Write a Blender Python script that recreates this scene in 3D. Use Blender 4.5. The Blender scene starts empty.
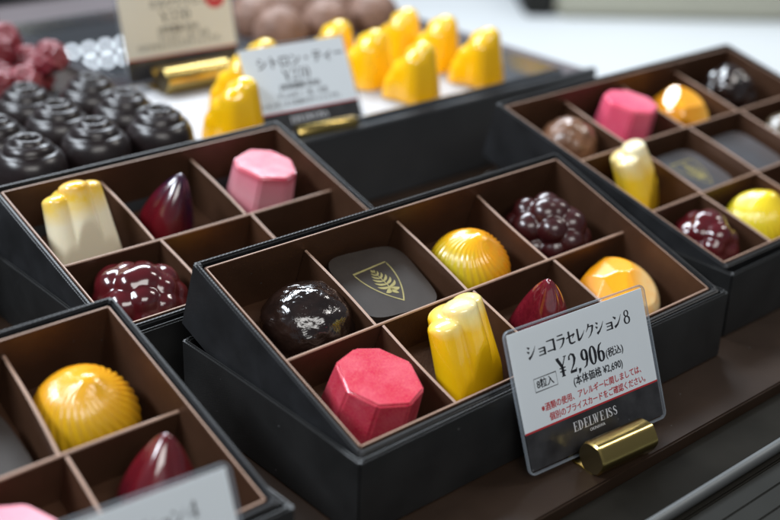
import bpy, bmesh, math, random
from mathutils import Vector, Matrix, noise
S = 0.01                                   # everything below is written in centimetres
sc = bpy.context.scene
C = sc.collection
R = math.radians
random.seed(7)

# ------------------------------------------------------------------ camera
cd = bpy.data.cameras.new('camera'); cam = bpy.data.objects.new('camera', cd); C.objects.link(cam)
cd.sensor_width = 36.0; cd.lens = 1234.39 / 780 * 36
cd.clip_start = 0.01; cd.clip_end = 50
yaw, pit, rol = 0.7331097667984646, 0.4374191132034617, 0.03438315202318125
f = Vector((math.sin(yaw) * math.cos(pit), math.cos(yaw) * math.cos(pit), -math.sin(pit)))
r0 = Vector((math.cos(yaw), -math.sin(yaw), 0)); u0 = r0.cross(f)
rr = math.cos(rol) * r0 + math.sin(rol) * u0; uu = -math.sin(rol) * r0 + math.cos(rol) * u0
M = Matrix((rr, uu, -f)).transposed().to_4x4()
M.translation = Vector((-23.36533512, -18.50985238, 19.02670870)) * S
cam.matrix_world = M
cd.dof.use_dof = True; cd.dof.focus_distance = 0.346; cd.dof.aperture_fstop = 8.2; cd.dof.aperture_blades = 0
sc.camera = cam

# ------------------------------------------------------------------ world and lamps
w = bpy.data.worlds.new('World'); sc.world = w; w.use_nodes = True
bg = w.node_tree.nodes['Background']; bg.inputs[0].default_value = (0.80, 0.88, 1.0, 1); bg.inputs[1].default_value = 0.13

def area(name, loc, target, sx, sy, power, col):
    d = bpy.data.lights.new(name, 'AREA'); d.shape = 'RECTANGLE'; d.size = sx * S; d.size_y = sy * S
    d.energy = power; d.color = col
    o = bpy.data.objects.new(name, d); C.objects.link(o); o.location = Vector(loc) * S
    o.rotation_euler = (Vector(target) - Vector(loc)).to_track_quat('-Z', 'Y').to_euler()
    return o
area('ceiling_lamp', (25, 75, 75), (0, 5, 0), 90, 22, 15.0, (0.84, 0.92, 1.0))
area('side_lamp', (-55, 30, 60), (0, 5, 0), 40, 14, 5.5, (0.85, 0.92, 1.0))
area('front_lamp', (-30, -60, 70), (0, 0, 0), 60, 30, 3.7, (1.0, 0.98, 0.95))
area('clip_glint_fill', (60, -8, 68), (0, 0, 0), 8, 30, 1.6, (1.0, 0.97, 0.92))  # unseen strip light, added to draw a bright line along the brass clip
cl = area('counter_fill', (105, 55, 45), (100, 50, -10), 70, 70, 0.7, (0.90, 0.96, 1.0)); cl.data.spread = R(75)  # unseen fill light, added to brighten the white counter
for z, x0, n_, dx in ((27.2, 39.6, 6, 2.17), (28.9, 42.0, 5, 2.13)):      # two short rows of LED spots at the far end of the case
    for i in range(n_):
        d = bpy.data.lights.new('led', 'POINT'); d.energy = 0.004; d.shadow_soft_size = 0.33 * S; d.color = (0.86, 0.93, 1.0)
        o = bpy.data.objects.new('led_lamp', d); C.objects.link(o)
        o.location = Vector((x0 + i * dx, 110, z)) * S
sc.view_settings.view_transform = 'Standard'; sc.view_settings.look = 'None'
sc.view_settings.exposure = 0.3; sc.view_settings.gamma = 1.0
sc.cycles.max_bounces = 8; sc.cycles.transparent_max_bounces = 12
sc.cycles.caustics_reflective = False; sc.cycles.caustics_refractive = False
sc.cycles.use_denoising = True

# ------------------------------------------------------------------ materials
def mat(name, col, rough=0.5, metal=0.0, spec=0.5, coat=0.0, sss=0.0, ssr=(1, .5, .3), coatr=0.05):
    m = bpy.data.materials.new(name); m.use_nodes = True
    b = m.node_tree.nodes['Principled BSDF']
    b.inputs['Base Color'].default_value = (*col, 1); b.inputs['Roughness'].default_value = rough
    b.inputs['Metallic'].default_value = metal; b.inputs['Specular IOR Level'].default_value = spec
    b.inputs['Coat Weight'].default_value = coat; b.inputs['Coat Roughness'].default_value = coatr
    if sss:
        b.inputs['Subsurface Weight'].default_value = sss; b.inputs['Subsurface Radius'].default_value = ssr
        b.inputs['Subsurface Scale'].default_value = 0.0022
    return m
def N(m, t, **kw):
    n = m.node_tree.nodes.new(t)
    for k, v in kw.items(): setattr(n, k, v)
    return n
def L(m, a, b): m.node_tree.links.new(a, b)
def B(m): return m.node_tree.nodes['Principled BSDF']
def noisy(m, c2, scale, amount=0.5, detail=4, bump=0.0, bscale=None, rvar=0.0, stretch=None):
    """mix the base colour towards c2 by noise, add fine bump and gloss variation"""
    tc = N(m, 'ShaderNodeTexCoord'); src = tc.outputs['Object']
    if stretch:
        mp = N(m, 'ShaderNodeMapping'); mp.inputs['Scale'].default_value = stretch; L(m, src, mp.inputs[0]); src = mp.outputs[0]
    n = N(m, 'ShaderNodeTexNoise'); n.inputs['Scale'].default_value = scale; n.inputs['Detail'].default_value = detail
    L(m, src, n.inputs['Vector'])
    rp = N(m, 'ShaderNodeMapRange'); rp.inputs[1].default_value = .38; rp.inputs[2].default_value = .66; rp.inputs[4].default_value = amount
    L(m, n.outputs['Fac'], rp.inputs[0])
    mx = N(m, 'ShaderNodeMix', data_type='RGBA'); mx.inputs[7].default_value = (*c2, 1)
    bs = B(m).inputs['Base Color']
    if bs.is_linked: L(m, bs.links[0].from_socket, mx.inputs[6])
    else: mx.inputs[6].default_value = bs.default_value
    L(m, rp.outputs[0], mx.inputs[0]); L(m, mx.outputs[2], bs)
    if rvar:
        r2 = N(m, 'ShaderNodeMapRange'); v = B(m).inputs['Roughness'].default_value
        r2.inputs[3].default_value = v - rvar; r2.inputs[4].default_value = v + rvar
        L(m, n.outputs['Fac'], r2.inputs[0]); L(m, r2.outputs[0], B(m).inputs['Roughness'])
    if bump:
        n2 = N(m, 'ShaderNodeTexNoise'); n2.inputs['Scale'].default_value = bscale or scale * 4; n2.inputs['Detail'].default_value = 3
        L(m, src, n2.inputs['Vector'])
        bp = N(m, 'ShaderNodeBump'); bp.inputs['Strength'].default_value = bump; bp.inputs['Distance'].default_value = 0.0004
        L(m, n2.outputs['Fac'], bp.inputs['Height']); L(m, bp.outputs[0], B(m).inputs['Normal'])
        if 'Coat Normal' in B(m).inputs and B(m).inputs['Coat Weight'].default_value: L(m, bp.outputs[0], B(m).inputs['Coat Normal'])
    return m
def grad(m, stops, axis=(1, 0, 0), lo=-1.3, hi=1.3, wob=0.15):
    """airbrushed colour running along an axis of the chocolate (object space, cm)"""
    tc = N(m, 'ShaderNodeTexCoord'); d = N(m, 'ShaderNodeVectorMath', operation='DOT_PRODUCT')
    v = Vector(axis).normalized(); d.inputs[1].default_value = tuple(v)
    L(m, tc.outputs['Object'], d.inputs[0])
    n = N(m, 'ShaderNodeTexNoise'); n.inputs['Scale'].default_value = 60; L(m, tc.outputs['Object'], n.inputs['Vector'])
    mr = N(m, 'ShaderNodeMapRange'); mr.inputs[1].default_value = lo * S; mr.inputs[2].default_value = hi * S
    L(m, d.outputs['Value'], mr.inputs[0])
    ad = N(m, 'ShaderNodeMath', operation='MULTIPLY_ADD'); ad.inputs[1].default_value = wob
    L(m, n.outputs['Fac'], ad.inputs[0]); L(m, mr.outputs[0], ad.inputs[2])
    sb = N(m, 'ShaderNodeMath', operation='SUBTRACT'); sb.inputs[1].default_value = wob / 2; L(m, ad.outputs[0], sb.inputs[0])
    cr = N(m, 'ShaderNodeValToRGB'); el = cr.color_ramp.elements
    while len(el) < len(stops): el.new(0.5)
    for e, (p, c) in zip(el, stops): e.position = p; e.color = (*c, 1)
    L(m, sb.outputs[0], cr.inputs[0]); L(m, cr.outputs[0], B(m).inputs['Base Color'])
    return m
def paper(name, col, rough, scale, strength):
    """black ribbed paper: fine woven lines in the bump"""
    m = mat(name, col, rough, spec=0.45)
    tc = N(m, 'ShaderNodeTexCoord')
    w1 = N(m, 'ShaderNodeTexWave', bands_direction='Z'); w1.inputs['Scale'].default_value = scale; w1.inputs['Distortion'].default_value = 0.6
    w1.inputs['Detail'].default_value = 1
    w2 = N(m, 'ShaderNodeTexNoise'); w2.inputs['Scale'].default_value = 900
    mp = N(m, 'ShaderNodeMapping'); mp.inputs['Rotation'].default_value = (0.5, 0.35, 0.2); L(m, tc.outputs['Object'], mp.inputs[0])
    L(m, mp.outputs[0], w1.inputs['Vector']); L(m, tc.outputs['Object'], w2.inputs['Vector'])
    a = N(m, 'ShaderNodeMath', operation='ADD'); L(m, w1.outputs['Fac'], a.inputs[0]); L(m, w2.outputs['Fac'], a.inputs[1])
    bp = N(m, 'ShaderNodeBump'); bp.inputs['Strength'].default_value = strength; bp.inputs['Distance'].default_value = 0.0003
    L(m, a.outputs[0], bp.inputs['Height']); L(m, bp.outputs[0], B(m).inputs['Normal'])
    return m
def dust(m, col=(0.11, 0.11, 0.11), scale=240, size=0.06, keep=0.84):
    """sparse lint specks lying on the surface"""
    tc = N(m, 'ShaderNodeTexCoord'); v = N(m, 'ShaderNodeTexVoronoi'); v.inputs['Scale'].default_value = scale
    L(m, tc.outputs['Object'], v.inputs['Vector'])
    a = N(m, 'ShaderNodeMath', operation='LESS_THAN'); a.inputs[1].default_value = size; L(m, v.outputs['Distance'], a.inputs[0])
    sp = N(m, 'ShaderNodeSeparateColor'); L(m, v.outputs['Color'], sp.inputs[0])
    b = N(m, 'ShaderNodeMath', operation='GREATER_THAN'); b.inputs[1].default_value = keep; L(m, sp.outputs[0], b.inputs[0])
    c = N(m, 'ShaderNodeMath', operation='MULTIPLY'); L(m, a.outputs[0], c.inputs[0]); L(m, b.outputs[0], c.inputs[1])
    mx = N(m, 'ShaderNodeMix', data_type='RGBA'); mx.inputs[7].default_value = (*col, 1)
    bs = B(m).inputs['Base Color']; L(m, bs.links[0].from_socket, mx.inputs[6]); L(m, c.outputs[0], mx.inputs[0]); L(m, mx.outputs[2], bs)
    return m
M_black = noisy(paper('black_ribbed_paper', (0.011, 0.0112, 0.012), 0.42, 700, 0.10), (0.026, 0.027, 0.03), 90, 0.5)
M_lid = noisy(paper('black_smooth_paper', (0.010, 0.010, 0.010), 0.42, 700, 0.10), (0.022, 0.022, 0.022), 70, 0.5)
M_brown = noisy(mat('bronze_card', (0.086, 0.041, 0.023), 0.40, metal=0.45, spec=0.4), (0.115, 0.056, 0.032), 120, 0.5, bump=0.15, bscale=1500)
M_edge_lit = noisy(mat('bronze_card_edge_lit', (0.38, 0.245, 0.18), 0.5), (0.27, 0.17, 0.12), 200, 0.5)  # same brown card; backlight on liner rims and divider tops painted as lighter colour
M_table = noisy(mat('brown_laminate', (0.024, 0.014, 0.009), 0.42, spec=0.25), (0.034, 0.020, 0.013), 60, 0.6, bump=0.05, bscale=800, rvar=0.07)
M_plat = noisy(mat('grey_brown_laminate', (0.105, 0.088, 0.092), 0.5, spec=0.2), (0.085, 0.072, 0.075), 20, 0.6, rvar=0.06)
M_white = noisy(mat('white_counter_laminate', (0.55, 0.565, 0.57), 0.6, spec=0.2), (0.50, 0.52, 0.53), 4, 0.5)
M_liner = noisy(mat('white_tray_paper', (0.42, 0.42, 0.43), 0.6), (0.36, 0.36, 0.38), 30, 0.5)
M_beige = noisy(mat('beige_panel', (0.40, 0.39, 0.31), 0.5), (0.33, 0.32, 0.26), 6, 0.5)
M_steel = noisy(mat('brushed_steel', (0.62, 0.64, 0.67), 0.20, metal=1.0), (0.5, 0.52, 0.55), 40, 0.5, rvar=0.05)
M_alu = noisy(mat('aluminium', (0.13, 0.135, 0.135), 0.55, metal=0.7), (0.10, 0.105, 0.105), 60, 0.5, rvar=0.07)
M_track = noisy(mat('dark_anodised_track', (0.022, 0.022, 0.020), 0.6, spec=.08), (0.017, 0.017, 0.015), 50, 0.5)
M_blackstrip = noisy(mat('black_trim', (0.012, 0.011, 0.009), 0.6, spec=0.03), (0.020, 0.018, 0.015), 40, 0.6, bump=0.05, bscale=900, rvar=0.06)
M_brass = noisy(mat('brass', (0.47, 0.35, 0.12), 0.24, metal=1.0), (0.32, 0.23, 0.07), 150, 0.6, bump=0.05, bscale=1400, rvar=0.06, stretch=(0.15, 1, 1))
M_darkbrass = mat('dark_brass', (0.13, 0.095, 0.045), 0.35, metal=0.9)
M_card = noisy(mat('white_card', (0.80, 0.85, 0.86), 0.55), (0.77, 0.82, 0.84), 40, 0.5)
M_cream = noisy(mat('cream_card', (0.66, 0.62, 0.51), 0.55), (0.61, 0.57, 0.47), 40, 0.5)
M_band = noisy(mat('black_printed_band', (0.022, 0.020, 0.020), 0.35), (0.05, 0.048, 0.048), 160, 0.8)
M_red = mat('red_print', (0.50, 0.025, 0.03), 0.5)
M_ink = mat('black_ink', (0.012, 0.012, 0.016), 0.5)
M_wink = mat('silver_ink', (0.72, 0.72, 0.72), 0.5)
M_gold = noisy(mat('gold_print', (0.42, 0.36, 0.15), 0.38, metal=0.55), (0.30, 0.26, 0.10), 400, 0.6)
for m_ in (M_black, M_lid, M_brown, M_table, M_blackstrip, M_band): dust(m_)
# chocolates
def choc(name, stops, axis, lo, hi, rough=0.22, coat=0.6, sss=0.12, bump=0.10, bsc=500, c2=None, c2s=300, c2a=0.3, wob=0.15):
    m = mat(name, stops[0][1], rough, coat=coat, sss=sss, coatr=0.08)
    grad(m, stops, axis, lo, hi, wob)
    noisy(m, c2 or stops[0][1], c2s, c2a, bump=bump, bscale=bsc, rvar=0.05)
    return m
M_darkglossy = noisy(mat('glossy_dark_chocolate', (0.009, 0.005, 0.004), 0.15, coat=0.8), (0.03, 0.014, 0.010), 150, 0.5)
if True:   # wrinkled glaze
    m = M_darkglossy; tc = N(m, 'ShaderNodeTexCoord'); n = N(m, 'ShaderNodeTexNoise'); n.inputs['Scale'].default_value = 200
    n.inputs['Detail'].default_value = 3; n.inputs['Distortion'].default_value = 2.2; L(m, tc.outputs['Object'], n.inputs['Vector'])
    bp = N(m, 'ShaderNodeBump'); bp.inputs['Strength'].default_value = 0.5; bp.inputs['Distance'].default_value = 0.0007
    L(m, n.outputs['Fac'], bp.inputs['Height']); L(m, bp.outputs[0], B(m).inputs['Normal']); L(m, bp.outputs[0], B(m).inputs['Coat Normal'])
M_medal = noisy(mat('matte_dark_chocolate', (0.026, 0.019, 0.015), 0.42, spec=0.4), (0.034, 0.026, 0.021), 120, 0.5, bump=0.06, bscale=900, rvar=0.05)
M_rose = noisy(mat('dark_chocolate', (0.012, 0.008, 0.008), 0.30, coat=0.0), (0.02, 0.012, 0.012), 150, 0.5, bump=0.1, bscale=700)
M_berry = noisy(mat('dark_red_glaze', (0.036, 0.005, 0.005), 0.30, coat=0.35, sss=0.05), (0.028, 0.005, 0.006), 160, 0.6, bump=0.04, bscale=500)
M_berry2 = noisy(mat('ruby_glaze', (0.075, 0.006, 0.009), 0.16, coat=0.6), (0.045, 0.005, 0.006), 160, 0.6, bump=0.04, bscale=500)
M_taupe = noisy(mat('cocoa_dusted_milk_chocolate', (0.21, 0.115, 0.08), 0.6), (0.14, 0.075, 0.05), 220, 0.7, bump=0.3, bscale=900)
M_pinksugar = noisy(mat('crimson_sugar', (0.15, 0.005, 0.012), 0.3, spec=0.6), (0.34, 0.07, 0.09), 300, 0.4, bump=0.6, bscale=800)
M_milk = noisy(mat('milk_chocolate', (0.19, 0.085, 0.04), 0.35, coat=0.3), (0.10, 0.05, 0.03), 200, 0.7, bump=0.3, bscale=600)
M_whitechoc = noisy(mat('tan_glaze', (0.08, 0.055, 0.03), 0.25, coat=0.6), (0.12, 0.085, 0.05), 200, 0.7)
def M_leaf():
    return choc('crimson_leaf_glaze', [(0.0, (0.05, 0.004, 0.006)), (0.45, (0.14, 0.006, 0.014)), (0.62, (0.04, 0.004, 0.018)), (1, (0.012, 0.003, 0.008))], (0.9, 0.5, 0.1), -1.0, 1.3, rough=0.15, coat=0.9, sss=0.0, bump=0.05, c2=(0.25, 0.02, 0.03), c2s=800, c2a=0.25)

# ------------------------------------------------------------------ object helpers
def tag(o, label=None, cat=None, group=None, kind=None):
    if label: o['label'] = label
    if cat: o['category'] = cat
    if group: o['group'] = group
    if kind: o['kind'] = kind
    return o
def empty(name, loc, rot=(0, 0, 0), label=None, cat=None, group=None):
    o = bpy.data.objects.new(name, None); C.objects.link(o); o.empty_display_size = 0.01
    o.location = Vector(loc) * S; o.rotation_euler = rot
    return tag(o, label, cat, group)
def obj(name, bm, m, parent=None, smooth=True, loc=None, angle=35):
    bmesh.ops.recalc_face_normals(bm, faces=bm.faces)
    bmesh.ops.scale(bm, vec=(S, S, S), verts=bm.verts)
    me = bpy.data.meshes.new(name); bm.to_mesh(me); bm.free()
    for x in (m if isinstance(m, (list, tuple)) else [m]): me.materials.append(x)
    o = bpy.data.objects.new(name, me); C.objects.link(o)
    if smooth:
        for p in me.polygons: p.use_smooth = True
        if angle: me.set_sharp_from_angle(angle=R(angle))
    if parent: o.parent = parent
    if loc is not None: o.location = Vector(loc) * S
    return o
def box(bm, x0, x1, y0, y1, z0, z1, bev=0.0, seg=2, mi=0):
    t = bmesh.new()
    bmesh.ops.create_cube(t, size=1)
    for v in t.verts:
        v.co = Vector(((x0 + x1) / 2 + v.co.x * (x1 - x0), (y0 + y1) / 2 + v.co.y * (y1 - y0), (z0 + z1) / 2 + v.co.z * (z1 - z0)))
    if bev: bmesh.ops.bevel(t, geom=list(t.edges), offset=bev, segments=seg, affect='EDGES')
    for fc in t.faces: fc.material_index = mi
    join(bm, t)
    return bm
def join(bm, t):
    me = bpy.data.meshes.new('tmp'); t.to_mesh(me); t.free(); bm.from_mesh(me); bpy.data.meshes.remove(me)
def bx(*a, **k): return box(bmesh.new(), *a, **k)
def shell(x0, x1, y0, y1, z0, z1, th, fl, bev=0.04, rim_mi=None, flare=0.0):
    """open box: outer block with a cavity, one closed skin"""
    bm = bmesh.new()
    def ring(a, b, c, d, z): return [bm.verts.new(p) for p in ((a, c, z), (b, c, z), (b, d, z), (a, d, z))]
    o0 = ring(x0, x1, y0, y1, z0); o1 = ring(x0 - flare, x1 + flare, y0 - flare, y1 + flare, z1)
    i1 = ring(x0 + th - flare, x1 - th + flare, y0 + th - flare, y1 - th + flare, z1); i0 = ring(x0 + th, x1 - th, y0 + th, y1 - th, z0 + fl)
    bm.faces.new(o0[::-1]); bm.faces.new(i0)
    for k in range(4):
        j = (k + 1) % 4
        bm.faces.new((o0[k], o0[j], o1[j], o1[k])); bm.faces.new((o1[k], o1[j], i1[j], i1[k])).material_index = rim_mi or 0
        bm.faces.new((i1[k], i1[j], i0[j], i0[k]))
    if bev:
        es = [e for e in bm.edges if not all(v in i0 for v in e.verts)]
        bmesh.ops.bevel(bm, geom=es, offset=bev, segments=2, affect='EDGES')
    return bm
def bow(bm, zc, amp, x0, x1, y0, y1):
    """card sides are never dead straight: let the long rims bow a hair"""
    for v in bm.verts:
        k = max(0, min(1, v.co.z / zc)); fx = math.sin(math.pi * (v.co.x - x0) / (x1 - x0)) if x1 > x0 else 0
        fy = math.sin(math.pi * (v.co.y - y0) / (y1 - y0))
        if abs(v.co.y - y0) < 0.5: v.co.y += amp * k * fx
        elif abs(v.co.y - y1) < 0.5: v.co.y -= amp * k * fx * .6
        if abs(v.co.x - x0) < 0.5: v.co.x += amp * k * fy * .7
        elif abs(v.co.x - x1) < 0.5: v.co.x -= amp * k * fy * .7

# ------------------------------------------------------------------ setting
tag(obj('shelf_surface', bx(-70, 24.0, -2.2, 16.7, -1.2, 0, bev=0.05), M_table, smooth=False), kind='structure')
tag(obj('raised_shelf', bx(-70, 20.6, 16.75, 60, -1.2, 3.05, bev=0.08), [M_plat], smooth=False), kind='structure')
tag(obj('shelf_riser', bx(-70, 20.5, 16.40, 16.75, 0.0, 3.27, bev=0.06), [noisy(mat('satin_black_board', (0.035, 0.037, 0.040), 0.33, spec=.7), (0.045, 0.047, 0.05), 60, .5, rvar=.05)], smooth=False), kind='structure')
tag(obj('shelf_front', bx(-70, 60, -4.3, -2.21, -1.6, -0.35, bev=0.05), M_blackstrip, smooth=False), kind='structure')
tag(obj('back_board', bx(-70, 11, 43.2, 44.2, 3.05, 4.5, bev=0.1), [noisy(mat('dark_teal_board', (0.012, 0.017, 0.02), 0.5), (0.018, 0.024, 0.028), 20, .5)], smooth=False), 'dark board standing across the back of the raised shelf at the top left', 'board')
# rail along the front
t = empty('sliding_rail', (0, -4.6, -0.55), label='grey metal sliding rail running along the front of the shelf', cat='rail')
bm = bmesh.new(); bmesh.ops.create_cone(bm, segments=20, radius1=0.17, radius2=0.17, depth=120, cap_ends=True)
bmesh.ops.rotate(bm, verts=bm.verts, matrix=Matrix.Rotation(R(90), 3, 'Y'))
obj('rail_edge', bm, M_alu, t, loc=(0, 0.62, 0.34))
bm = bmesh.new(); box(bm, -60, 60, -1.55, 0.55, -0.5, 0.12, bev=0.04)
for y in (-0.25, -0.85, -1.4): box(bm, -60, 60, y - .05, y + .05, 0.1, 0.16, bev=0.02)
obj('rail_track', bm, M_track, t, smooth=False)
tag(obj('lower_ledge', bx(-60, 60, -16, -6.2, -2.4, -0.95, bev=0.05), noisy(mat('pale_grey_ledge', (0.20, 0.23, 0.24), 0.5), (0.15, 0.18, 0.19), 10, 0.5), smooth=False), kind='structure')
# beyond the shelf
tag(obj('white_counter', bx(26, 190, -60, 84, -13, -10, bev=0.3), M_white, smooth=False), kind='structure')
tag(obj('floor', bx(-200, 400, -200, 500, -90, -88), noisy(mat('grey_floor', (0.035, 0.045, 0.05), 0.6), (0.025, 0.03, 0.035), 3, 0.5), smooth=False), kind='structure')

# ------------------------------------------------------------------ boxes
LID_H = 2.30
def chocolate_box(label, lid_label, X, Y, nc, nr, tilt=0.335, z0=0.14, rot=0.0, cw=3.5, ch=3.448, skew=(0, 0), Hb=2.30):
    W = cw * nc; D = ch * nr
    lt = empty('box_lid', (X, Y, 0.0), (0, 0, rot), lid_label, 'box lid', 'black box lids holding the chocolate boxes')
    lm = shell(-0.46, W + 0.46, -0.02, D + 0.82, 0.0, LID_H, 0.13, 0.1, bev=0.055)
    bmesh.ops.subdivide_edges(lm, edges=[e for e in lm.edges if e.calc_length() > 4], cuts=8, use_grid_fill=True)
    bow(lm, LID_H, 0.06, -0.46, W + 0.46, -0.02, D + 0.82)
    obj('lid_tray', lm, M_lid, lt, smooth=True, angle=30)
    cr, sr = math.cos(rot), math.sin(rot)
    t = empty('chocolate_box', (X - 0.94 * sr, Y + 0.94 * cr, z0), (tilt, 0, rot), label, 'box', 'open boxes of assorted chocolates')
    o = shell(-0.28, W + 0.28, 0, D + 0.6, 0, Hb, 0.15, 0.1, bev=0.055)
    bmesh.ops.subdivide_edges(o, edges=[e for e in o.edges if e.calc_length() > 4], cuts=8, use_grid_fill=True)
    obj('outer_wall', o, M_black, t, angle=30)
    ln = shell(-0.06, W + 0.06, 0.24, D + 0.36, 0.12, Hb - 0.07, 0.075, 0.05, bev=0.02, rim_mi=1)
    obj('inner_liner', ln, [M_brown, M_edge_lit], t, smooth=True, angle=30)
    h = Hb - 0.52
    def div(x0, y0, x1, y1, top, sgn):
        """folded card divider from (x0,y0) to (x1,y1)"""
        d = Vector((x1 - x0, y1 - y0, 0)); n = Vector((-d.y, d.x, 0)).normalized() * 0.045
        b = bmesh.new(); K = 10; rows = []
        for k in range(K + 1):
            q = k / K; c = Vector((x0, y0, 0)) + d * q + n * (math.sin(q * math.pi) * sgn * 0.9)
            rows.append([b.verts.new(c + n * s + Vector((0, 0, z))) for s, z in ((-1, 0.18), (-1, top - .03), (-.4, top), (.4, top), (1, top - .03), (1, 0.18))])
        for k in range(K):
            for j in range(5):
                fc = b.faces.new((rows[k][j], rows[k][j + 1], rows[k + 1][j + 1], rows[k + 1][j]))
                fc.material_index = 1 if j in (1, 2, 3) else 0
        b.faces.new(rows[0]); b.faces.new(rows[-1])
        obj('divider', b, [M_brown, M_edge_lit], t, smooth=False)
    for j in range(1, nr): div(0.005, 0.3 + j * ch, W - 0.005, 0.3 + j * ch, h, random.choice((-1, 1)))
    for j in range(nr):
        for i in range(1, nc):
            off = (-0.06, 0.10, 0.0)[(nr - 1 - j) % 3] + random.uniform(-.02, .02)
            a = skew[0] + (skew[1] - skew[0]) * j / nr; b_ = skew[0] + (skew[1] - skew[0]) * (j + 1) / nr
            div(i * cw + off + a, 0.3 + j * ch + .05, i * cw + off + b_, 0.3 + (j + 1) * ch - .05, h - 0.015, random.choice((-1, 1)))
    mw = Matrix.Translation(Vector((X - 0.94 * sr, Y + 0.94 * cr, z0))) @ Matrix.Rotation(rot, 4, 'Z') @ Matrix.Rotation(tilt, 4, 'X')
    def place(o, col, row, dx=0, dy=0, rz=0, dz=0, tx=0, ty=0):
        m = mw @ Matrix.Translation(((col + .5) * cw + dx, 0.3 + (row + .5) * ch + dy, 0.175 + dz)) @ Matrix.Rotation(rz, 4, 'Z') @ Matrix.Rotation(tx, 4, 'X') @ Matrix.Rotation(ty, 4, 'Y')
        o.location = m.to_translation() * S; o.rotation_euler = m.to_euler()
        return o
    return place
P8 = chocolate_box('black eight-piece chocolate box, four cells by two, in the centre behind the sharp price card',
                   'black lid tray under the centre eight-piece box', -7, 0, 4, 2)
P4 = chocolate_box('black four-piece chocolate box at the lower left with a yellow dome in it',
                   'black lid tray under the lower left four-piece box', -16.41, -0.37, 2, 2, tilt=0.31, rot=0.0, cw=3.155, ch=3.49, skew=(-.22, .4))
P6 = chocolate_box('black six-piece chocolate box at the left holding the cream fluted chocolate',
                   'black lid tray under the left six-piece box', -8.62, 8.72, 3, 2, tilt=0.285)
P12 = chocolate_box('black twelve-piece chocolate box at the right edge, three rows deep',
                    'black lid tray under the right twelve-piece box', 9.0, 0.62, 4, 3, tilt=0.252)

# ------------------------------------------------------------------ chocolate shapes (origin at base centre)
def star(fn, sub=5, zc=0.6, cut=0.0):
    """mesh whose surface is fn(direction) measured from (0,0,zc); flattened at z=cut"""
    bm = bmesh.new(); bmesh.ops.create_icosphere(bm, subdivisions=sub, radius=1)
    for v in bm.verts:
        d = v.co.normalized(); q = fn(d); p = d * q + Vector((0, 0, zc))
        if p.z < cut:
            p = Vector((0, 0, zc)) + d * q * ((cut - zc) / (p.z - zc)) if p.z != zc else p
        v.co = p
    return bm
def spheres_fn(sp, zc, base=None):
    c0 = Vector((0, 0, zc))
    def fn(d):
        best = 0.2
        acc = []
        for c, r in sp:
            k = c - c0; b = k.dot(d); disc = b * b - k.dot(k) + r * r
            if disc > 0:
                q = b + math.sqrt(disc)
                if q > 0: acc.append(q)
        if base: acc.append(base(d))
        if not acc: return best
        m = max(acc); k = 0.035
        return m + k * math.log(sum(math.exp((a - m) / k) for a in acc)) * 0.9
    return fn
def ell(rx, ry, rz):
    return lambda d: 1 / math.sqrt((d.x / rx) ** 2 + (d.y / ry) ** 2 + (d.z / rz) ** 2)
def top(name, bm, m, label, group=None, cat='chocolate', angle=None):
    return tag(obj(name, bm, m, None, smooth=True, angle=angle), label, cat, group)
def berry(seed, m, label, rx=1.05, ry=1.35, rz=0.95, r=0.58):
    rd = random.Random(seed); sp = []; zc = 0.75
    n = 21; ga = math.pi * (3 - math.sqrt(5))
    for i in range(n):
        z = 1 - 1.55 * i / n; q = math.sqrt(max(0, 1 - z * z)); a = ga * i + rd.uniform(-.18, .18)
        sp.append((Vector((q * math.cos(a) * (rx - r * .7), q * math.sin(a) * (ry - r * .7), zc + z * (rz - r * .5))), r * rd.uniform(.85, 1.1)))
    return top('berry_chocolate', star(spheres_fn(sp, zc, ell(rx * .7, ry * .7, rz * .7)), 6, zc), m, label, 'berry cluster chocolates')
def dome(label, stops, axis=(1, 0, 0), R0=1.28, H=1.65, n=30, twist=1.1, lo=-1.2, hi=1.2):
    def fn(d):
        ph = math.atan2(d.y, d.x); el = math.asin(max(-1, min(1, d.z)))
        base = ell(R0, R0, H - 0.5)(d)
        rid = abs(math.cos((n * (ph + twist * (el / 1.57) ** 1.5 if el > 0 else n * ph)) / 2 if el > 0 else n * ph / 2))
        k = math.cos(el) if el > 0 else 1
        tipz = 0.10 * math.exp(-((1.57 - el) / 0.25) ** 2)
        return base * (1 - 0.035 * (rid ** 1.6) * min(1, 2.2 * k) + tipz)
    m = choc('airbrushed_yellow_glaze', stops, axis, lo, hi, rough=0.24, coat=0.45, bump=0.08)
    return top('domed_chocolate', star(fn, 6, 0.5), m, label, 'ridged dome chocolates')
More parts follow.
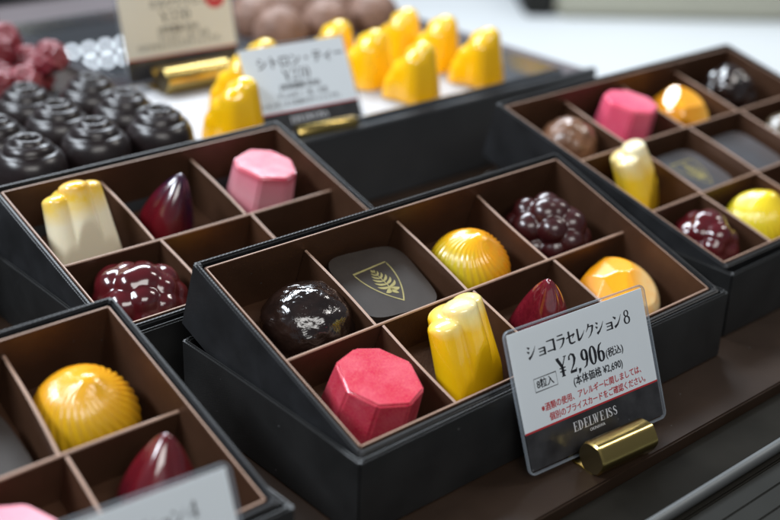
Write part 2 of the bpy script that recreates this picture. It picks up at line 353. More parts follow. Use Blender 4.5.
def gem(label, stops, axis, seed=0, nseg=8, rb=1.25, rt=1.04, h=2.15, slant=0.10, sdir=0.9, lo=-1.3, hi=1.3, m=None, bev=0.065):
    rd = random.Random(seed); bm = bmesh.new(); vb = []; vm = []; vt = []
    for k in range(nseg):
        a = 2 * math.pi * k / nseg + rd.uniform(-.12, .12)
        vb.append(bm.verts.new((rb * math.cos(a), rb * math.sin(a), 0)))
        vt.append(bm.verts.new((rt * math.cos(a), rt * math.sin(a), h + 1.0)))
    for k in range(nseg):
        j = (k + 1) % nseg; bm.faces.new((vb[k], vb[j], vt[j], vt[k]))
    bm.faces.new(vb[::-1]); bm.faces.new(vt)
    nrm = Vector((math.cos(sdir) * math.sin(slant), math.sin(sdir) * math.sin(slant), math.cos(slant)))
    def cut(co, no):
        r = bmesh.ops.bisect_plane(bm, geom=bm.verts[:] + bm.edges[:] + bm.faces[:], plane_co=co, plane_no=no, clear_outer=True)
        es = [e for e in r['geom_cut'] if isinstance(e, bmesh.types.BMEdge)]
        bmesh.ops.edgeloop_fill(bm, edges=es)
    cut((0, 0, h), nrm)
    bmesh.ops.bevel(bm, geom=[e for e in bm.edges], offset=bev, segments=3, affect='EDGES')
    m = m or noisy(choc('airbrushed_pink_glaze', stops, axis, lo, hi, rough=0.22, coat=0.3, sss=0.05, bump=0.22, bsc=300, c2=(0.80, 0.35, 0.22), c2s=2600, c2a=0.18), (0.84, 0.30, 0.36), 130, 0.18)
    return top('gem_chocolate', bm, m, label, 'faceted pink chocolates', angle=25)
def nugget(label, stops, axis, seed=3, rx=1.15, ry=1.45, rz=1.9, flip=1):
    rd = random.Random(seed); pl = []
    for i in range(16):                    # facets on one half, smooth on the other
        z = rd.uniform(-.15, 1); a = rd.uniform(1.8, 4.9) if i > 2 else rd.uniform(0, 6.28)
        q = math.sqrt(max(0, 1 - z * z)); pl.append((Vector((q * math.cos(a) * flip, q * math.sin(a), z)), rd.uniform(.80, .90)))
    e = ell(1, 1, 1)
    def fn(d):
        t = 1.0
        for n_, h in pl:
            c = n_.dot(d)
            if c > 0: t = min(t, h / c)
        s = Vector((d.x * rx, d.y * ry, d.z * (rz * .62)))
        return t, s
    bm = bmesh.new(); bmesh.ops.create_icosphere(bm, subdivisions=6, radius=1)
    for v in bm.verts:
        t, s = fn(v.co.normalized()); v.co = s * t + Vector((0, 0, 0.62))
        if v.co.z < 0: v.co.z = 0
    m = choc('airbrushed_orange_glaze', stops, axis, -1.3, 1.2, rough=0.2, coat=0.6, sss=0.15, bump=0.04)
    return top('faceted_oval_chocolate', bm, m, label, 'faceted orange chocolates', angle=20)
def fluted(label, stops, axis=(0, 0, 1), lo=0, hi=2.8, h=2.75, lean=0.42, r=0.60, s=1.0, ldir=0.25, group='fluted yellow chocolates', sub=64):
    """leaning column of four lobes with domed ends, its front cut off flat near the foot"""
    bm = bmesh.new(); K = 30; NS = sub; rings = []
    lobes = [(0.0, 0.30, 0.66, 1.0), (-0.66, -0.02, 0.50, 0.74), (0.66, 0.02, 0.50, 0.80), (0.0, -0.52, 0.60, 0.90)]
    def sec(a, t):
        """radius of the union of lobes in direction a at relative height t"""
        d = Vector((math.cos(a), math.sin(a))); acc = []
        for x, y, q, ht in lobes:
            g = t / ht
            if g > 1: continue
            rad = q * (1.06 - 0.14 * t) * (math.sqrt(max(0, 1 - ((g - .84) / .16) ** 2)) if g > .84 else 1)
            c = Vector((x, y)); b = c.dot(d); disc = b * b - c.dot(c) + rad * rad
            if disc > 0 and b + math.sqrt(disc) > 0: acc.append(b + math.sqrt(disc))
        if not acc: return 0.02
        m_ = max(acc); k = 0.03
        return m_ + k * math.log(sum(math.exp((v - m_) / k) for v in acc))
    return None
def smin(a, b, k):
    h = max(k - abs(a - b), 0) / k
    return min(a, b) - h * h * k * .25
def sdf_mesh(sdf, lo, hi, n):
    """surface nets on a grid: turns a signed distance field into a mesh"""
    dx = [(hi[i] - lo[i]) / n[i] for i in range(3)]
    val = {}
    nx, ny, nz = n
    V = [[[sdf(lo[0] + i * dx[0], lo[1] + j * dx[1], lo[2] + k * dx[2]) for k in range(nz + 1)] for j in range(ny + 1)] for i in range(nx + 1)]
    bm = bmesh.new(); idx = {}
    cor = [(a, b, c) for a in (0, 1) for b in (0, 1) for c in (0, 1)]
    eds = [(p, q) for p in range(8) for q in range(p + 1, 8) if sum(abs(cor[p][t] - cor[q][t]) for t in range(3)) == 1]
    for i in range(nx):
        for j in range(ny):
            for k in range(nz):
                vs = [V[i + a][j + b][k + c] for a, b, c in cor]
                mn, mx = min(vs), max(vs)
                if mn >= 0 or mx < 0: continue
                s = Vector(); cnt = 0
                for p, q in eds:
                    if (vs[p] < 0) != (vs[q] < 0):
                        t = vs[p] / (vs[p] - vs[q]); cnt += 1
                        s += Vector([cor[p][m_] + (cor[q][m_] - cor[p][m_]) * t for m_ in range(3)])
                s /= cnt
                idx[i, j, k] = bm.verts.new((lo[0] + (i + s.x) * dx[0], lo[1] + (j + s.y) * dx[1], lo[2] + (k + s.z) * dx[2]))
    for (i, j, k), v in list(idx.items()):
        for ax in range(3):
            a = [(1, 0, 0), (0, 1, 0), (0, 0, 1)][ax]
            if (V[i][j][k] < 0) == (V[i + a[0]][j + a[1]][k + a[2]] < 0): continue
            b = [(0, 1, 0), (0, 0, 1), (1, 0, 0)][ax]; c = [(0, 0, 1), (1, 0, 0), (0, 1, 0)][ax]
            q = [(i, j, k), (i - b[0], j - b[1], k - b[2]), (i - b[0] - c[0], j - b[1] - c[1], k - b[2] - c[2]), (i - c[0], j - c[1], k - c[2])]
            if all(z in idx for z in q):
                try: bm.faces.new([idx[z] for z in q])
                except ValueError: pass
    return bm
def fluted_mesh(lean=0.60, h=2.75, res=60):
    """leaning cluster of rounded columns, cut flat at the foot and across the lower front"""
    ax = Vector((0, math.sin(lean), math.cos(lean))); side = Vector((1, 0, 0)); fr = side.cross(ax) * -1   # fr points to the front/up
    lob = [(0.0, -0.12, 0.55, 3.55), (-0.66, 0.10, 0.50, 3.22), (0.66, 0.10, 0.50, 3.40), (0.0, 0.34, 0.66, 3.35)]
    def sdf(x, y, z):
        p = Vector((x, y + 1.05, z)); t = p.dot(ax); u = p.dot(side); v = -p.dot(fr) if fr.y < 0 else p.dot(fr)
        d = 9
        sc_ = 1.16 - 0.07 * t
        for a, b, r, ht in lob:
            tt = max(-1.5, min(ht - r * .45, t)); g = math.sqrt((u - a * sc_) ** 2 + (v - b * sc_) ** 2 + (max(0, abs(t - tt)) * 2.2) ** 2) - r * sc_
            d = smin(d, g, 0.03)
        d = max(d, -z)
        nf = Vector((0, -math.cos(0.30), math.sin(0.30)))
        q = Vector((x, y, z)).dot(nf) - 1.00
        k = 0.06; hh = max(k - abs(d - q), 0) / k
        return max(d, q) + hh * hh * k * .25
    return sdf_mesh(sdf, (-1.75, -1.7, -0.06), (1.75, 2.9, 3.7), (res, int(res * 1.3), int(res * 1.1)))
_fl = fluted_mesh(); _fm = bpy.data.meshes.new('fluted_chocolate')
bmesh.ops.smooth_vert(_fl, verts=[v for v in _fl.verts if v.co.z > 0.1], factor=0.25)
_fl.to_mesh(_fm); _fl.free()
def fluted(label, stops, axis=(0, 0, 1), lo=0, hi=2.8, s=1.0, group='fluted yellow chocolates', m=None):
    bm = bmesh.new(); bm.from_mesh(_fm); bmesh.ops.scale(bm, vec=(s, s, s), verts=bm.verts)
    m = m or choc('airbrushed_fluted_glaze', stops, axis, lo, hi, rough=0.2, coat=0.6, sss=0.15, bump=0.05)
    return top('fluted_chocolate', bm, m, label, group, angle=None)
def leaf(label, h=2.2, r=1.12, lean=(0.25, 0.15), group='crimson pointed chocolates', m=None, rz=0):
    bm = bmesh.new(); K = 34; NS = 72; rings = []
    for k in range(K + 1):
        t = k / K; rad = r * (1 - t ** 1.7) ** 0.75 if t < 1 else 0.0
        ring = []
        for i in range(NS):
            a = 2 * math.pi * i / NS
            # three-sided section with soft ridges
            tri = 1.0 - 0.16 * (1 - abs(math.cos(1.5 * (a - rz)))) ** 1.2 - .04 * (1 - math.cos(3 * (a - rz)))
            x = rad * tri * math.cos(a); y = rad * tri * math.sin(a)
            ring.append(bm.verts.new((x + lean[0] * t * t * 2, y + lean[1] * t * t * 2, h * t)))
        rings.append(ring)
    for k in range(K):
        for i in range(NS):
            j = (i + 1) % NS; bm.faces.new((rings[k][i], rings[k][j], rings[k + 1][j], rings[k + 1][i]))
    bm.faces.new(rings[0][::-1]); bmesh.ops.remove_doubles(bm, verts=bm.verts, dist=0.004)
    return top('pointed_chocolate', bm, m or M_leaf(), label, group, angle=60)
def truffle(label, m, R0=1.3, H=1.65, amp=0.05, seed=0, name='truffle', group='round dark truffles', freq=2.5, cat='chocolate'):
    off = Vector((seed * 7.1, seed * 3.3, 1.7))
    def fn(d):
        nz = noise.fractal(d * freq + off, 0.7, 2.2, 4)
        return ell(R0, R0, H - 0.6)(d) * (1 + amp * nz)
    return top(name, star(fn, 5, 0.6), m, label, group, cat)

# fern and shield of the medallion ---------------------------------------------------------
def ribbon(bm, pts, z, closed=False, zt=None):
    """flat stroke through pts = (x, y, width)"""
    n = len(pts); Lf = []; Rt = []
    for i, (x, y, wd) in enumerate(pts):
        a = pts[(i - 1) % n] if (closed or i > 0) else pts[i]; b = pts[(i + 1) % n] if (closed or i < n - 1) else pts[i]
        d = Vector((b[0] - a[0], b[1] - a[1])); d = d.normalized() if d.length else Vector((1, 0)); nn = Vector((-d.y, d.x))
        k = 1.0
        if 0 < i < n - 1 or closed:
            d1 = Vector((x - a[0], y - a[1])); 
            if d1.length: k = 1 / max(.6, abs(d1.normalized().dot(d)))
        Lf.append(bm.verts.new((x + nn.x * wd / 2 * k, y + nn.y * wd / 2 * k, z))); Rt.append(bm.verts.new((x - nn.x * wd / 2 * k, y - nn.y * wd / 2 * k, z)))
    for i in range(n if closed else n - 1):
        j = (i + 1) % n
        try: bm.faces.new((Lf[i], Lf[j], Rt[j], Rt[i]))
        except ValueError: pass
def medallion(label, sx=2.62, sy=2.62, h=0.55, emblem=True, m=None, rz=0.0, group='flat dark square chocolates'):
    t = empty('medallion_chocolate', (0, 0, 0), label=label, cat='chocolate', group=group)
    bm = bmesh.new(); n = 96; prof = [(0.0, 1.0), (0.35, 1.0), (0.48, .985), (h, .955)]
    rings = []
    def pt(a, s):
        c, q = math.cos(a), math.sin(a); e = 2 / 4.6
        return (sx / 2 * s * math.copysign(abs(c) ** e, c), sy / 2 * s * math.copysign(abs(q) ** e, q))
    for z, s in prof: rings.append([bm.verts.new((*pt(2 * math.pi * i / n, s), z)) for i in range(n)])
    for k in range(len(prof) - 1):
        for i in range(n): j = (i + 1) % n; bm.faces.new((rings[k][i], rings[k][j], rings[k + 1][j], rings[k + 1][i]))
    bm.faces.new(rings[0][::-1]); bm.faces.new(rings[-1])
    obj('slab', bm, m or M_medal, t, angle=40)
    if emblem:
        g = bmesh.new(); z = h + 0.006
        sh = []
        # shield, top edge straight, sides curving to a point
        top_l, top_r, tip = Vector((-0.56, 0.52)), Vector((0.56, 0.52)), Vector((0, -0.80))
        side = lambda s: [Vector((s * (0.56 * (1 - q ** 2.1)), 0.52 - 1.32 * q)) for q in [k / 14 for k in range(15)]]
        rt = side(1); lf = side(-1)[::-1]
        loop = [(p.x, p.y, 0.036) for p in rt] + [(p.x, p.y, 0.036) for p in lf[1:]]
        ribbon(g, loop, z, closed=True)
        ribbon(g, [(0, 0.40, .01), (0.015, 0.1, .03), (0, -0.30, .035), (0, -0.42, .03)], z + .001)
        def lobe(x, y, a, ln, wd):
            K = 8; P_ = []
            for k in range(K + 1):
                q = k / K; bend = 0.35 * q * q * (1 if math.cos(a) > 0 else -1)
                P_.append((x + math.cos(a + bend) * ln * q, y + math.sin(a + bend) * ln * q, max(.004, wd * math.sin(math.pi * min(1, q * .93 + .07)) ** .7)))
            ribbon(g, P_, z + .002)
        for k in range(6):
            y = 0.33 - k * 0.118; ln = (0.10, 0.17, 0.235, 0.29, 0.32, 0.33)[k]; wd = 0.045 + k * .008
            for s in (1, -1): lobe(0, y, R(90 - s * (50 + k * 7)), ln, wd)
        for a in (-40, -140, -90): lobe(0, -0.30, R(a), 0.25, 0.13)
        lobe(0, 0.32, R(90), 0.14, 0.05)
        for v in g.verts: v.co.x *= 1.16; v.co.y *= 1.16
        if rz: bmesh.ops.rotate(g, verts=g.verts, matrix=Matrix.Rotation(rz, 3, 'Z'))
        e = obj('printed_emblem', g, M_gold, t, smooth=False); e['label'] = 'gold fern in a shield'
    return t

YEL = (0.84, 0.48, 0.006); ORG = (0.78, 0.24, 0.012); CRM = (0.78, 0.66, 0.38); GRN = (0.50, 0.48, 0.03)
# ---- centre box
P8(truffle('glossy black wrinkled truffle in the back left cell of the centre box', M_darkglossy, 1.36, 1.95, 0.05, 1, freq=2.4), 0, 1, 0.55, -0.25)
P8(medallion('flat dark square chocolate stamped with a gold fern shield in the centre box', 2.86, 2.86, h=1.05, rz=R(10)), 1, 1, 0.02, 0.1, dz=0.0, rz=R(-6))
P8(dome('ridged dome shading from green-yellow to orange in the centre box', [(0, (0.52, 0.42, 0.02)), (.2, (0.70, 0.42, 0.010)), (.45, (0.84, 0.35, 0.006)), (1, (0.80, 0.22, 0.008))], (0.9, -0.35, 0), R0=1.32, H=1.8), 2, 1, 0.0, -0.2, rz=0.4)
P8(berry(5, M_berry, 'dark red berry cluster in the back right cell of the centre box', 1.15, 1.45, 1.1, .50), 3, 1, 0.1, -0.1, rz=0.3)
P8(gem('deep pink faceted chocolate in the front left cell of the centre box', [(0, (0.50, 0.008, 0.05)), (.5, (0.52, 0.02, 0.06)), (1, (0.76, 0.24, 0.25))], (0.8, -0.3, -0.5), 2, h=1.95, rb=1.36, rt=1.12), 0, 0, 0.25, -0.05)
P8(fluted('yellow fluted chocolate with a pale tip in the front row of the centre box', [(0, (0.84, 0.46, 0.004)), (.74, (0.90, 0.54, 0.006)), (.88, (0.88, 0.76, 0.30)), (1, (0.84, 0.79, 0.52))], (0, 0.25, 1), 0, 3.1, s=.97), 1, 0, 0.0, -0.15, rz=0.26)
P8(leaf('crimson pointed chocolate standing behind the sharp price card', 2.8, 1.05, lean=(-.22, .1), rz=R(-130)), 2, 0, 0.05, 0.05)
P8(nugget('orange faceted oval chocolate, cream on one side, behind the sharp price card', [(0, (0.84, 0.32, 0.008)), (.50, (0.86, 0.38, 0.015)), (.68, (0.80, 0.52, 0.20)), (1, (0.78, 0.62, 0.36))], (0.9, -0.4, -0.1), 4, rx=1.36, ry=1.45, rz=1.75), 3, 0, 0.25, 0.15, rz=-0.3)
# ---- front left box
P4(dome('golden ridged dome in the lower left box', [(0, (0.62, 0.36, 0.012)), (.5, (0.74, 0.34, 0.012)), (1, (0.78, 0.30, 0.012))], (1, 0, 0), R0=1.36, H=1.85), 1, 1, 0.05, -0.15, rz=1.0)
P4(leaf('dark crimson pointed chocolate in the front right cell of the lower left box', 2.3, 1.2, lean=(.2, .3), rz=R(-150), m=choc('crimson_glaze', [(0, (0.05, 0.004, 0.010)), (.4, (0.12, 0.006, 0.010)), (1, (0.07, 0.005, 0.008))], (1, 0, 0), -1, 1, rough=.16, coat=.9, sss=0, bump=.04)), 1, 0, 0.15, 0.15, rz=0)
P4(gem('pale pink faceted chocolate cut by the lower left edge of the photo', [(0, (0.72, 0.14, 0.24)), (1, (0.78, 0.36, 0.44))], (1, 0, 0), 6, h=1.8), 0, 0, -0.4, 0.0)
P4(medallion('plain flat dark chocolate at the left edge in the lower left box', emblem=False), 0, 1, 0.1, -0.3, dz=0.3)
# ---- left box
P6(fluted('cream fluted chocolate with yellow tips in the left box', [(0, (0.82, 0.72, 0.54)), (.60, (0.86, 0.78, 0.56)), (.80, (0.86, 0.58, 0.06)), (1, (0.84, 0.44, 0.004))], (-0.1, 0.35, 1), 0, 2.9, s=.93), 0, 1, 0.0, -0.15, rz=0.05)
P6(leaf('dark crimson pointed chocolate with a bluish tip in the back row of the left box', 2.35, 1.05, lean=(.25, .1), rz=R(-120), m=choc('crimson_blue_glaze', [(0, (0.12, 0.005, 0.008)), (.5, (0.07, 0.004, 0.008)), (.75, (0.02, 0.004, 0.02)), (1, (0.012, 0.006, 0.03))], (0.8, 0.2, 0.3), -1, 1.4, rough=.18, coat=.8, sss=0, bump=.04)), 1, 1, -0.25, 0.0)
P6(gem('light pink faceted chocolate with pale flanks in the back right cell of the left box', [(0, (0.66, 0.12, 0.19)), (.45, (0.76, 0.32, 0.38)), (.72, (0.76, 0.24, 0.32)), (.86, (0.50, 0.012, 0.07)), (1, (0.46, 0.01, 0.06))], (0.1, 0, 1), 9, lo=0, hi=2.3, h=2.0), 2, 1, 0.1, 0.0)
P6(berry(8, M_berry2, 'ruby red berry cluster in the front row of the left box', 1.25, 1.4, 1.0, .62), 0, 0, 0.35, 0.15, rz=0.8)
P6(dome('orange ridged dome mostly hidden behind the centre box', [(0, YEL), (1, ORG)], (1, 0, 0), R0=1.2, H=1.3), 1, 0, 0.1, -0.25)
P6(medallion('plain flat dark chocolate in the front right cell of the left box', emblem=False), 2, 0, 0, 0)
# ---- right box
P12(truffle('brown milk chocolate truffle with whitish crumbs in the back left cell of the right box', M_milk, 1.15, 1.9, 0.06, 4, group='round truffles'), 0, 2, 0.45, 0.1)
P12(gem('hot pink faceted chocolate with a shining top in the back row of the right box', [(0, (0.80, 0.06, 0.16)), (1, (0.78, 0.16, 0.26))], (1, 0, 0), 12, h=2.0), 1, 2, 0.35, 0.2)
P12(nugget('orange faceted oval chocolate in the back row of the right box', [(0, (0.80, 0.30, 0.012)), (.6, (0.80, 0.36, 0.02)), (1, (0.76, 0.50, 0.12))], (0.9, -0.4, -0.1), 5, rz=2.0), 2, 2, 0.2, 0.05)
P12(berry(15, M_darkglossy, 'glossy black knobbly chocolate in the back right cell of the right box', 1.15, 1.15, 1.25, .6), 3, 2, 0.2, 0.1)
P12(fluted('yellow and white fluted chocolate in the middle row of the right box', [(0, (0.84, 0.46, 0.01)), (.55, (0.86, 0.56, 0.03)), (.85, (0.86, 0.80, 0.55)), (1, (0.86, 0.82, 0.62))], (0, 0.25, 1), 0, 3.0, s=.88), 0, 1, 0.55, 0.1, rz=0.5)
P12(medallion('flat glossy dark square chocolate left of its twin in the right box', m=noisy(mat('satin_dark_chocolate', (0.065, 0.066, 0.072), 0.30, coat=.2, coatr=.22), (0.05, 0.042, 0.04), 120, .5, bump=.05, bscale=600)), 1, 1, 0.25, 0.0, dz=0.45)
P12(medallion('flat glossy dark square chocolate without print, right of its twin in the right box', emblem=False, m=noisy(mat('satin_dark_chocolate', (0.065, 0.066, 0.072), 0.30, coat=.2, coatr=.22), (0.05, 0.042, 0.04), 120, .5, bump=.05, bscale=600)), 2, 1, 0.2, 0.05, dz=0.45)
P12(truffle('glossy olive brown truffle at the right edge in the middle row of the right box', M_whitechoc, 1.1, 1.7, 0.04, 6, group='round truffles'), 3, 1, 0.2, 0.3)
P12(berry(21, M_berry2, 'dark red berry cluster in the front left cell of the right box', 1.0, 1.2, 1.0, .52), 0, 0, 0.45, 0.2, rz=-.4)
P12(dome('lemon yellow ridged dome, orange at one side, in the front row of the right box', [(0, (0.70, 0.58, 0.02)), (.55, (0.80, 0.56, 0.02)), (1, (0.82, 0.30, 0.012))], (0.9, -0.45, 0), R0=1.3, H=1.9), 1, 0, 0.3, 0.2)

# ------------------------------------------------------------------ raised shelf: trays and chocolates behind
ZP = 3.05
def tray(label, x0, x1, y0, y1, floor_m, h=0.45, wall_m=None, short=0):
    t = empty('display_tray', ((x0 + x1) / 2, (y0 + y1) / 2, ZP), label=label, cat='tray', group='shallow display trays on the raised shelf')
    a, b = (x1 - x0) / 2, (y1 - y0) / 2
    obj('rim', shell(-a, a, -b, b, 0.0, h, 0.14, 0.08, bev=0.03), wall_m or M_steel, t, smooth=False)
    obj('liner', bx(-a + .16, a - .16 - short, -b + .16, b - .16, 0.085, 0.13), floor_m, t, smooth=False)
tray('steel tray lined with white paper under the yellow lobed chocolates', 0.0, 18.6, 16.85, 25.6, M_liner, short=3.2)
tray('dark tray under the dark rose chocolates', -12.4, -0.15, 17.0, 26.2, M_track)
tray('steel tray under the crimson sugared berry sweets', -12.4, 1.1, 26.6, 39.0, M_table)
tray('empty polished steel tray reflecting lamps behind the cream card', 1.5, 9.2, 27.2, 37.5, noisy(mat('polished_steel', (0.42, 0.44, 0.46), 0.0, metal=1.0), (0.38, 0.40, 0.42), 40, .5))
tray('steel tray under the cocoa dusted truffles', 9.6, 19.2, 26.2, 34.5, M_plat)
def rose(label):
    bm = bmesh.new(); NS = 64
    prof = [(1.1, 0), (1.2, .3), (1.22, .8), (1.16, 1.12), (1.02, 1.36), (.90, 1.44), (.86, 1.43), (.85, 1.50), (.79, 1.64), (.68, 1.73), (.58, 1.74), (.56, 1.78), (.50, 1.88), (.42, 1.92), (.33, 1.88), (.29, 1.7), (.27, 1.25), (0.0, 1.2)]
    rings = []
    for k, (r, z) in enumerate(prof):
        rings.append([bm.verts.new((r * math.cos(a) * (1 + .006 * math.cos(a * 3 + k * .45)), r * math.sin(a) * (1 + .006 * math.cos(a * 3 + k * .45)), z + (.012 * math.cos(a * 2 + k * .6) if z > .3 else 0))) for a in [2 * math.pi * i / NS for i in range(NS)]])
    for k in range(len(prof) - 1):
        for i in range(NS): j = (i + 1) % NS; bm.faces.new((rings[k][i], rings[k][j], rings[k + 1][j], rings[k + 1][i]))
    bm.faces.new(rings[0][::-1]); bmesh.ops.remove_doubles(bm, verts=bm.verts, dist=.003)
    return top('rose_chocolate', bm, M_rose, label, 'dark rose chocolates in their tray', angle=None)
def copyobj(o, label):
    c = o.copy(); C.objects.link(c); c['label'] = label
    return c
r_first = None
rose_spots = [((-1.55, 18.3), 'dark rose chocolate at the right front of its tray, beside the left price card clip'),
              ((-1.55, 20.7), 'dark rose chocolate in the right column, second from the front'),
              ((-1.60, 23.2), 'dark rose chocolate at the far right back of its tray'),
              ((-4.05, 18.4), 'dark rose chocolate second from the right in the front row'),
              ((-4.15, 20.9), 'dark rose chocolate in the middle of its tray, second row'),
              ((-4.15, 23.4), 'dark rose chocolate in the back row, second from the right'),
              ((-6.65, 18.1), 'dark rose chocolate third from the right in the front row, nearest the cream fluted piece'),
              ((-6.65, 20.6), 'dark rose chocolate at the left edge in the second row'),
              ((-6.55, 22.9), 'dark rose chocolate at the left edge beside the crimson berry sweets')]
for (x, y), lab in rose_spots:
    o = rose(lab) if r_first is None else copyobj(r_first, lab)
    r_first = r_first or o
    o.location = Vector((x, y, ZP + .13)) * S; o.rotation_euler = (0, 0, random.uniform(0, 6))
fm = choc('yellow_fluted_glaze', [(0, (0.88, 0.44, 0.003)), (.6, (0.90, 0.52, 0.004)), (.9, (0.90, 0.60, 0.02)), (1, (0.86, 0.72, 0.2))], (0, 0.25, 1), 0, 3.0, rough=.16, coat=.9, sss=0.1, bump=.04)
ysp = [((10.7, 18.25), 'yellow lobed chocolate in the front row, left of the front right one'),
       ((14.6, 18.3), 'yellow lobed chocolate at the right end of the front row'),
       ((10.3, 20.8), 'yellow lobed chocolate right beside the middle price card'),
       ((14.0, 22.9), 'yellow lobed chocolate farthest back in the group'),
       ((14.5, 20.9), 'yellow lobed chocolate between the farthest and the front ones'),
       ((1.8, 18.4), 'yellow lobed chocolate peeking out left of the middle price card'),
       ((5.50, 22.20), 'yellow lobed chocolate behind the left top corner of the middle price card'),
       ((10.00, 22.90), 'yellow lobed chocolate behind the right top corner of the middle price card'),
       ((4.0, 21.2), 'yellow lobed chocolate partly hidden behind the one left of the middle card')]
def lemon_mesh():
    lob = [(0.62, 0.0, 0.60, 2.35), (0.05, -0.42, 0.58, 1.85), (0.05, 0.42, 0.58, 2.05), (-0.55, 0.0, 0.60, 1.35), (-0.95, -0.05, 0.42, 0.75)]
    def sdf(x, y, z):
        d = 9
        for a, b, r, ht in lob:
            zz = min(ht, z); d = smin(d, math.sqrt((x - a * (1 - .12 * z)) ** 2 + (y - b * (1 - .1 * z)) ** 2 + max(0, z - ht) ** 2) - r * (1.10 - .12 * z), 0.30)
        return max(d, -z)
    return sdf_mesh(sdf, (-1.7, -1.4, -0.06), (1.6, 1.4, 3.1), (34, 30, 34))
y_first = None
y_first = None
for (x, y), lab in ysp:
    o = top('lobed_chocolate', lemon_mesh(), fm, lab, 'yellow lobed chocolates in the steel tray', angle=None) if y_first is None else copyobj(y_first, lab)
    y_first = y_first or o
    o.location = Vector((x, y, ZP + .14)) * S; o.rotation_euler = (0, 0, -0.72 + random.uniform(-.2, .2)); o.scale = (.95, .95, .88)
tr = None
for k, ((x, y), lab) in enumerate([((11.5, 30.6), 'cocoa dusted truffle at the left end of the second row'), ((14.2, 31.2), 'cocoa dusted truffle in the second row behind the middle card'),
        ((11.0, 27.9), 'cocoa dusted truffle at the left end of the front row'), ((13.8, 27.9), 'cocoa dusted truffle in the middle of the front row'),
        ((16.6, 30.6), 'cocoa dusted truffle at the right end of the second row'), ((16.7, 27.9), 'cocoa dusted truffle at the right end of the front row'),
        ((13.5, 33.3), 'cocoa dusted truffle in the farthest row at the top edge'), ((16.5, 33.4), 'cocoa dusted truffle at the right end of the farthest row')]):
    o = truffle(lab, M_taupe, 1.32, 1.9, 0.04, 3, group='cocoa dusted truffles', name='round_truffle') if tr is None else copyobj(tr, lab)
    tr = tr or o; o.location = Vector((x, y, ZP + .13)) * S; o.rotation_euler = (0, 0, k * 1.3)
tr = None; rd = random.Random(5); k = 0
for row in range(9):
    for c_ in range(4):
        x = -0.85 - c_ * 1.30 - (row % 2) * .45 + rd.uniform(-.12, .12); y = 27.4 + row * 1.25 + rd.uniform(-.12, .12)
        lab = 'small crimson sugared berry sweet in the heap at the left edge'
        if tr is None:
            sp = []
            for i in range(40):
                z = 1 - 1.6 * i / 40; q = math.sqrt(max(0, 1 - z * z)); a = 2.39996 * i
                sp.append((Vector((q * math.cos(a) * .56, q * math.sin(a) * .56, .6 + z * .62)), rd.uniform(.14, .22)))
            o = top('sugared_berry', star(spheres_fn(sp, .6, ell(.6, .6, .6)), 5, .6), M_pinksugar, lab, 'crimson sugared berry sweets')
        else: o = copyobj(tr, lab)
        tr = tr or o; o.location = Vector((x, y, ZP + .13 + (0.85 if (row + c_) % 3 == 0 else 0.05))) * S; o.rotation_euler = (rd.uniform(-.4, .4), rd.uniform(-.4, .4), k * 1.7); k += 1

# far right: beige unit on the white counter
t = empty('beige_unit', (67.5, 59.5, -10), (0, 0, R(-38.5)), 'long low beige unit at the far end of the white counter', 'counter unit')
obj('unit_body', bx(0, 90, 0, 20, 0.0, 9, bev=0.6), M_beige, t, smooth=False)
obj('unit_end', bx(-3, -.05, .5, 18, 0.0, 9, bev=0.3), M_track, t, smooth=False)

